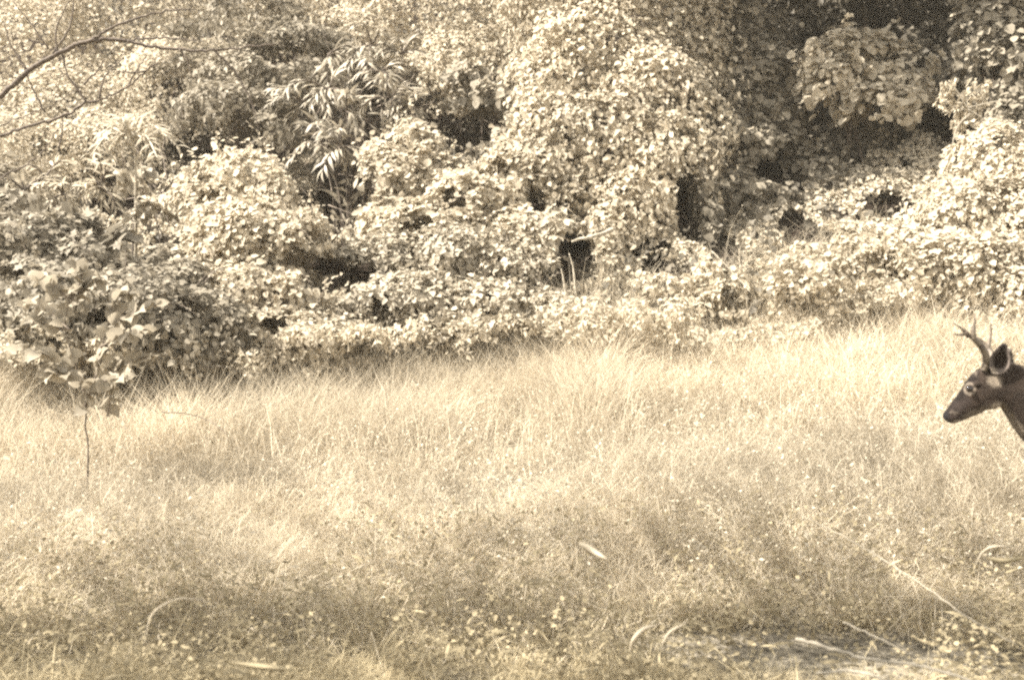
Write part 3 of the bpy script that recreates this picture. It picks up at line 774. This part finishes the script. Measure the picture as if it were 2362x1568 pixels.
stalk('reed', 'shorter straight pale reed next to the curved one', 'reed', [(1308, 700, 10.7), (1300, 655, 10.7), (1294, 620, 10.7)], .012, .005, M_PALE, group='pale reeds')
stalk('reed', 'thin long pale stem leaning over the weeds in front of the black hollow', 'reed', [(1640, 580, 10.5), (1700, 640, 10.4), (1730, 675, 10.3)], .006, .004, M_PALE, group='pale reeds')

def blade_thing(name, label, pts, w, mat, cat='grass blade'):
    c = curve([P(px, py, Y) for px, py, Y in pts], 7)
    tan = np.gradient(c, axis=0); side = np.cross(tan, [0, -1.0, .4]); side /= np.linalg.norm(side, axis=1)[:, None]
    m = len(c); ww = w * np.sin(np.linspace(.15, math.pi - .02, m))[:, None] / 2
    nrm = np.cross(side, tan); nrm /= np.linalg.norm(nrm, axis=1)[:, None]
    V = np.concatenate([c - side * ww, c + nrm * w * .15, c + side * ww, c - nrm * .002]) - c[0]
    T = []
    for k in range(m - 1):
        for a, b in ((0, 1), (1, 2), (2, 3), (3, 0)):
            p0, p1 = a * m + k, b * m + k
            T += [(p0, p1, p1 + 1), (p0, p1 + 1, p0 + 1)]
    o = mesh(name, V, T, mat, smooth=True, tone=np.full(len(V), .3)); o.location = c[0]
    return tag(o, label, cat)
blade_thing('grass_blade', 'broad pale blade arching over at the bottom of the meadow', [(1455, 1510, 3.45), (1465, 1480, 3.4), (1490, 1455, 3.4), (1525, 1445, 3.4)], .016, M_GRASS)
blade_thing('grass_blade', 'faint pale blade curving close beside the broad arching one', [(1530, 1490, 3.5), (1550, 1462, 3.5), (1590, 1440, 3.5)], .010, M_GRASS)
blade_thing('fallen_leaf', 'long pale dead leaf lying on the matted grass in the middle foreground', [(1335, 1255, 4.0), (1370, 1275, 4.0), (1405, 1295, 3.95)], .032, M_GRASS, 'leaf')
blade_thing('fallen_leaf', 'pale dead leaf lying across the grass at the bottom edge', [(525, 1535, 3.4), (600, 1545, 3.35), (680, 1552, 3.3)], .02, M_GRASS2, 'leaf')
blade_thing('grass_blade', 'large blade arching in a wide bow over the dark patch of near grass', [(325, 1490, 3.6), (345, 1420, 3.6), (410, 1385, 3.55), (490, 1395, 3.5)], .008, M_GRASS)
blade_thing('grass_blade', 'blade bowing over the grass between the deer and the slanting stem', [(2255, 1310, 4.2), (2275, 1275, 4.2), (2310, 1262, 4.15), (2370, 1270, 4.1)], .010, M_GRASS)
blade_thing('fallen_leaf', 'bright flat leaf by the frame side below the deer', [(2280, 1290, 4.1), (2320, 1296, 4.1), (2380, 1288, 4.05)], .022, M_GRASS2, 'leaf')

# ------------------------------------------------------------------ the deer: one continuous skin, antlers and eyes as parts
DY = 5.0
K = DY / F * .9444 / 4.357                       # metres per unit of the head drawing
def HQ(cx, cy, lat=0.0):                          # the same, kept on its sight line at its own depth
    return P((2200 + cx / 4.357) * .9444, (720 + cy / 4.357) * .9444, DY + lat)
def HP(cx, cy, lat=0.0):                          # drawing units -> world; lat > 0 is the far side
    q = P((2200 + cx / 4.357) * .9444, (720 + cy / 4.357) * .9444, DY)
    return np.array([q[0], DY + lat, q[2]])
GZ = gh(3.0, DY)
GCY = 1000 + (HP(740, 1000)[2] - GZ) / K         # drawing height of the ground
def ring(top, bot, hw, n=20, sq=.9):
    a, b = HP(*top), HP(*bot); c = (a + b) / 2; v = (a - b) / 2
    th = np.arange(n) * 2 * math.pi / n
    co, si = np.cos(th), np.sin(th)
    taper = 1 - .12 * co                           # narrower on top
    return c + v * co[:, None] + np.array([0, 1.0, 0]) * (hw * np.sign(si) * np.abs(si) ** sq * taper)[:, None]
def loft(rings):
    n = len(rings[0]); V = np.concatenate(rings + [rings[0].mean(0)[None], rings[-1].mean(0)[None]])
    T, m = [], len(rings)
    for k in range(m - 1):
        for j in range(n):
            a, b = k * n + j, k * n + (j + 1) % n
            T += [(a, b, b + n), (a, b + n, a + n)]
    for j in range(n):
        T.append((m * n, (j + 1) % n, j)); T.append((m * n + 1, (m - 1) * n + j, (m - 1) * n + (j + 1) % n))
    return V, np.array(T)
secs = [((462, 1268), (468, 1322), .016), ((482, 1240), (520, 1362), .027), ((512, 1200), (575, 1368), .031), ((548, 1150), (650, 1345), .033), ((590, 1092), (730, 1310), .037),
        ((640, 1022), (830, 1268), .044), ((690, 950), (920, 1222), .056), ((730, 890), (1000, 1190), .065), ((790, 820), (1060, 1180), .066), ((880, 775), (1110, 1215), .064),
        ((1000, 750), (1150, 1290), .062), ((1130, 720), (1210, 1400), .066), ((1300, 760), (1330, 1560), .075), ((1600, 960), (1580, 1850), .095), ((1950, 1250), (1900, 2150), .12),
        ((2350, 1440), (2300, 2380), .15), ((2800, 1500), (2800, 2440), .175), ((3300, 1530), (3300, 2400), .185), ((3800, 1500), (3800, 2300), .18), ((4250, 1480), (4250, 2220), .165),
        ((4560, 1560), (4520, 2120), .125), ((4740, 1720), (4700, 1960), .06)]
# finer rings between the drawn ones
ts = curve([np.array([*s[0], *s[1], s[2] * 1000]) for s in secs], 4)
shapes = [loft([ring((a, b), (c, d), e / 1000) for a, b, c, d, e in ts])]
def limb(pts, rad):
    c = curve([HP(*p) for p in pts], 6); r = np.interp(np.linspace(0, 1, len(c)), np.linspace(0, 1, len(rad)), rad)
    shapes.append(tube(c, r, 10))
G = GCY
for lat, dx in ((-.09, 0), (.09, 130)):
    limb([(2480 + dx, 1900, lat), (2440 + dx, 2350, lat), (2500 + dx, 2850, lat), (2480 + dx, 3250, lat), (2470 + dx, G - 130, lat), (2420 + dx, G - 10, lat)], [.085, .06, .034, .026, .019, .021, .026])
    limb([(4250 - dx, 1850, lat), (4180 - dx, 2350, lat), (4330 - dx, 2700, lat), (4480 - dx, 3000, lat), (4430 - dx, 3300, lat), (4400 - dx, G - 130, lat), (4340 - dx, G - 10, lat)], [.13, .10, .055, .034, .026, .020, .022, .027])
# brow, cheek and jaw masses, ears, tail
def ball(c, r, k=10):
    th = np.linspace(0, math.pi, k); V = []
    rings = [np.array([c + np.array(r) * np.array([math.sin(t) * math.cos(a), math.sin(t) * math.sin(a), math.cos(t)]) for a in np.arange(12) * math.pi / 6]) for t in th[1:-1]]
    shapes.append(loft(rings))
for s in (-1, 1):
    ball(HP(770, 945, s * .047), (.020, .013, .010))
    ball(HP(930, 1110, s * .040), (.050, .024, .045))
    ball(HQ(900, 815, s * .03), (.014, .014, .018))
ball(HP(4800, 1850), (.05, .04, .12))
def ear(s):
    # outline of the near ear in the drawing, cup open to the side
    out = [(985, 845), (950, 770), (946, 690), (975, 620), (1030, 555), (1085, 512), (1125, 530), (1150, 600), (1172, 690), (1165, 760), (1120, 815), (1050, 850)]
    if s > 0: out = [(x * .55 + 560, y + 55) for x, y in out]
    ctr = np.mean(out, 0); rings = []
    latb = s * .062
    for f, d in ((1.0, .010), (1.03, .004), (.97, -.006), (.75, -.026), (.4, -.038), (.1, -.042)):
        rings.append(np.array([HQ(ctr[0] + (x - ctr[0]) * f, ctr[1] + (y - ctr[1]) * f, latb + s * d) for x, y in out]))
    front = []
    for f, d in ((.92, .008), (.7, -.010), (.4, -.022), (.1, -.026)):
        front.append(np.array([HQ(ctr[0] + (x - ctr[0]) * f, ctr[1] + (y - ctr[1]) * f, latb + s * d) for x, y in out]))
    shapes.append(loft(front[::-1] + rings))
ear(-1); ear(1)
dV, dT = merge(shapes)
dme = mesh_data('deer_body', dV, dT)
tmp = link(bpy.data.objects.new('deer_body', dme))
md = tmp.modifiers.new('skin', 'REMESH'); md.mode = 'VOXEL'; md.voxel_size = .0055
ms = tmp.modifiers.new('soften', 'SMOOTH'); ms.factor = .5; ms.iterations = 2
dg = bpy.context.evaluated_depsgraph_get()
ev = bpy.data.meshes.new_from_object(tmp.evaluated_get(dg))
bpy.data.objects.remove(tmp); bpy.data.meshes.remove(dme)
ev.name = 'deer_body'
nv = len(ev.vertices); co = np.zeros(nv * 3, np.float32); ev.vertices.foreach_get('co', co); co = co.reshape(-1, 3).astype(float)
o0, ox, oz = HP(0, 0), HP(1, 0)[0] - HP(0, 0)[0], HP(0, 1)[2] - HP(0, 0)[2]
pj = project(co); lat = co[:, 1] - DY
cx = (pj[:, 0] / .9444 - 2200) * 4.357; cy = (pj[:, 1] / .9444 - 720) * 4.357
jit = 30 * (noise3(co * 45) - .5) + 22 * (noise3(co * 110) - .5)
col = np.tile(np.array([.025, .0178, .013]), (nv, 1))                       # grey-brown coat
def paint(mask, c, f=1.0):
    m = (np.clip(mask, 0, 1) * f)[:, None]; col[:] = col * (1 - m) + np.array(c) * m
def soft(d, w): return np.clip((w - d) / (w * .45), 0, 1)
def seg(ax, ay, bx, by):                                                  # distance to a line in the drawing
    t = np.clip(((cx - ax) * (bx - ax) + (cy - ay) * (by - ay)) / ((bx - ax) ** 2 + (by - ay) ** 2), 0, 1)
    return np.hypot(cx - ax - t * (bx - ax), cy - ay - t * (by - ay)) + jit
head = cx < 1250
paint(soft(seg(500, 1220, 760, 850), 105), (.0105, .0075, .006))              # dark blaze down the face
paint(soft(seg(620, 1190, 700, 1140), 70), (.024, .018, .015), .8)
paint(soft(seg(700, 1330, 1000, 1215), 75), (.12, .096, .07), .7)           # pale under the jaw
paint(soft(seg(1060, 1230, 1250, 1480), 110) , (.17, .138, .1), .7)        # throat
paint(soft(seg(560, 1350, 640, 1350), 26), (.2, .165, .125), .8)             # chin
paint(soft(seg(540, 1252, 600, 1262), 20), (.07, .056, .044), .7)             # band behind the nose
paint(soft(seg(520, 1305, 640, 1300), 18), (.03, .022, .02), .9)            # mouth
paint(soft(np.hypot(cx - 480, cy - 1290) + jit, 62), (.012, .010, .010))    # nose
e_d = np.hypot(cx - 740, cy - 1000)
paint(soft(np.abs(e_d - 54) + jit * .5, 18), (.17, .138, .105), .55)           # pale ring round the eye
paint(soft(e_d, 48), (.02, .015, .012))
paint(soft(np.hypot((cx - 1000) * .9, cy - 915) + jit, 88), (.19, .155, .115), .75)   # pale patch below the ear
paint(soft(np.hypot(cx - 805, cy - 850) + jit * 1.5, 30), (.1, .08, .06), .6)
earm = (cy < 850) & (cx > 935) & (np.abs(lat) > .05)
paint(earm.astype(float), (.095, .077, .063), .9)
paint(earm * soft(np.hypot(cx - 1035, (cy - 690) * .8) + jit * 2, 70), (.05, .04, .035), .6)
paint(earm * soft(np.hypot(cx - 1090, cy - 540) + jit, 70), (.035, .028, .026), .95)
paint(earm * soft(np.hypot(cx - 975, cy - 810) + jit, 50), (.2, .165, .125), .9)
paint(((cy > GCY - 130)).astype(float), (.02, .016, .014))                 # hooves
paint(((cy > 2180) & (np.abs(lat) < .14) & (cy < 2520) & (cx > 2750) & (cx < 4000)) * 1.0, (.45, .4, .32), .8)
col *= (1 + .5 * (noise3(co * 22) - .5) + .5 * (noise3(co * 70) - .5))[:, None]
ca = ev.color_attributes.new('fur', 'FLOAT_COLOR', 'POINT')
ca.data.foreach_set('color', np.concatenate([col, np.ones((nv, 1))], 1).astype(np.float32).ravel())
ev.polygons.foreach_set('use_smooth', np.ones(len(ev.polygons), bool))
M_FUR = bpy.data.materials.new('deer_fur'); M_FUR.use_nodes = True
n_ = M_FUR.node_tree.nodes; l_ = M_FUR.node_tree.links; pb = n_['Principled BSDF']
at = n_.new('ShaderNodeAttribute'); at.attribute_name = 'fur'
tx = n_.new('ShaderNodeTexNoise'); tx.inputs['Scale'].default_value = 160; tx.inputs['Detail'].default_value = 4
ge = n_.new('ShaderNodeNewGeometry'); l_.new(ge.outputs['Position'], tx.inputs['Vector'])
mp = n_.new('ShaderNodeMapRange'); mp.inputs['To Min'].default_value = .6; mp.inputs['To Max'].default_value = 1.4
l_.new(tx.outputs['Fac'], mp.inputs[0])
mx = n_.new('ShaderNodeVectorMath'); mx.operation = 'SCALE'
l_.new(at.outputs['Color'], mx.inputs[0]); l_.new(mp.outputs[0], mx.inputs['Scale']); l_.new(mx.outputs[0], pb.inputs['Base Color'])
bp = n_.new('ShaderNodeBump'); bp.inputs['Strength'].default_value = .5; bp.inputs['Distance'].default_value = .0012
l_.new(tx.outputs['Fac'], bp.inputs['Height']); l_.new(bp.outputs[0], pb.inputs['Normal'])
pb.inputs['Roughness'].default_value = .85; pb.inputs['Specular IOR Level'].default_value = .08
pb.inputs['Sheen Weight'].default_value = .04
ev.materials.append(M_FUR)
deer_base = np.array([HP(3400, 0)[0], DY, GZ])
deer = empty('deer', deer_base, 'young antlered buck lowering its dark head into the meadow', 'deer')
body = link(bpy.data.objects.new('body', ev)); body.parent = deer; body.location = -Vector(deer_base)
# short fur that breaks up the outline
nrm = np.zeros(nv * 3, np.float32); ev.vertices.foreach_get('normal', nrm); nrm = nrm.reshape(-1, 3).astype(float)
pick = np.nonzero((R.random(nv) < .55) & (cy < GCY - 140))[0]
ln = np.interp(cx[pick], [450, 700, 1200, 2500], [.004, .008, .012, .02]) * R.uniform(.6, 1.2, len(pick))
back = np.stack([np.full(len(pick), .8), np.zeros(len(pick)), np.where(cx[pick] < 1000, .5, -.5)], 1) + R.normal(0, .25, (len(pick), 3))
dirn = nrm[pick] * .55 + back; dirn /= np.linalg.norm(dirn, axis=1)[:, None]
sd = np.cross(dirn, R.normal(size=dirn.shape)); sd /= np.linalg.norm(sd, axis=1)[:, None]
ro = co[pick] - nrm[pick] * .001
FV = np.stack([ro - sd * .0012, ro + sd * .0012, ro + dirn * ln[:, None]], 1).reshape(-1, 3) - deer_base
fme = mesh_data('fur', FV, np.arange(len(FV)).reshape(-1, 3), M_FUR)
fa_ = fme.color_attributes.new('fur', 'FLOAT_COLOR', 'POINT')
fcol = np.repeat(np.concatenate([np.clip(col[pick] * R.uniform(.7, 1.35, (len(pick), 1)), 0, 1), np.ones((len(pick), 1))], 1), 3, 0)
fa_.data.foreach_set('color', fcol.astype(np.float32).ravel())
fo = link(bpy.data.objects.new('fur', fme)); fo.parent = deer; fo['kind'] = 'stuff'
M_ANT = plain_mat('antler', (.05, .038, .028), (.16, .128, .09), 30, .55, .3)
M_EYE = bpy.data.materials.new('eye'); M_EYE.use_nodes = True
M_EYE.node_tree.nodes['Principled BSDF'].inputs['Base Color'].default_value = (.012, .008, .006, 1)
M_EYE.node_tree.nodes['Principled BSDF'].inputs['Roughness'].default_value = .08
def antler(paths):
    ps = []
    for pts, r0, r1 in paths:
        c = curve([HQ(*p) for p in pts], 8)
        rr = np.interp(np.linspace(0, 1, len(c)), [0, .3, 1], [r0 * 1.35, r0 * 1.3, r1 * 1.2]) * R.uniform(.9, 1.1, len(c))
        ps.append(tube(c, rr, 9))
    V, T = merge(ps)
    mesh('antler', V - deer_base, T, M_ANT, deer, smooth=True)
antler([([(885, 800, -.035), (912, 720, -.045), (905, 640, -.06), (862, 560, -.075), (800, 490, -.085), (740, 440, -.085), (690, 422, -.08), (620, 425, -.075), (558, 415, -.07)], .0125, .002),
        ([(720, 440, -.085), (685, 395, -.09), (630, 345, -.09), (550, 298, -.088)], .0085, .0015),
        ([(775, 470, -.085), (768, 400, -.09), (775, 310, -.09), (785, 185, -.085)], .010, .0015)])
antler([([(935, 800, .035), (975, 720, .05), (968, 640, .07), (930, 570, .09), (870, 510, .10), (815, 470, .10), (780, 450, .1)], .0125, .006),
        ([(930, 565, .09), (940, 480, .10), (955, 390, .105), (950, 300, .1)], .008, .002)])
def eye(s):
    c = HQ(740, 1000, -.0535) if s < 0 else HP(775, 1010, .046); V = []; rr = .0155
    rings = [np.array([c + rr * np.array([math.sin(t) * math.cos(a), .62 * math.cos(t), math.sin(t) * math.sin(a)]) for a in np.arange(16) * math.pi / 8]) for t in np.linspace(.08, math.pi - .08, 9)]
    V, T = loft(rings); mesh('eye', V - deer_base, T, M_EYE, deer, smooth=True)
eye(-1); eye(1)

# ------------------------------------------------------------------ thin summer haze
hv = np.array([(a, b, c) for a in (-155, 155) for b in (-155, 205) for c in (-6, 40)], float)
ht = [(0, 1, 3), (0, 3, 2), (4, 6, 7), (4, 7, 5), (0, 4, 5), (0, 5, 1), (2, 3, 7), (2, 7, 6), (0, 2, 6), (0, 6, 4), (1, 5, 7), (1, 7, 3)]
M_HAZE = bpy.data.materials.new('haze'); M_HAZE.use_nodes = True
hn = M_HAZE.node_tree.nodes; hn.remove(hn['Principled BSDF'])
pv = hn.new('ShaderNodeVolumePrincipled'); pv.inputs['Color'].default_value = (.98, .9, .74, 1); pv.inputs['Density'].default_value = .0012
M_HAZE.node_tree.links.new(pv.outputs[0], hn['Material Output'].inputs['Volume'])
tag(mesh('haze', hv, ht, M_HAZE), 'thin pale haze in the air', 'haze', kind='stuff')
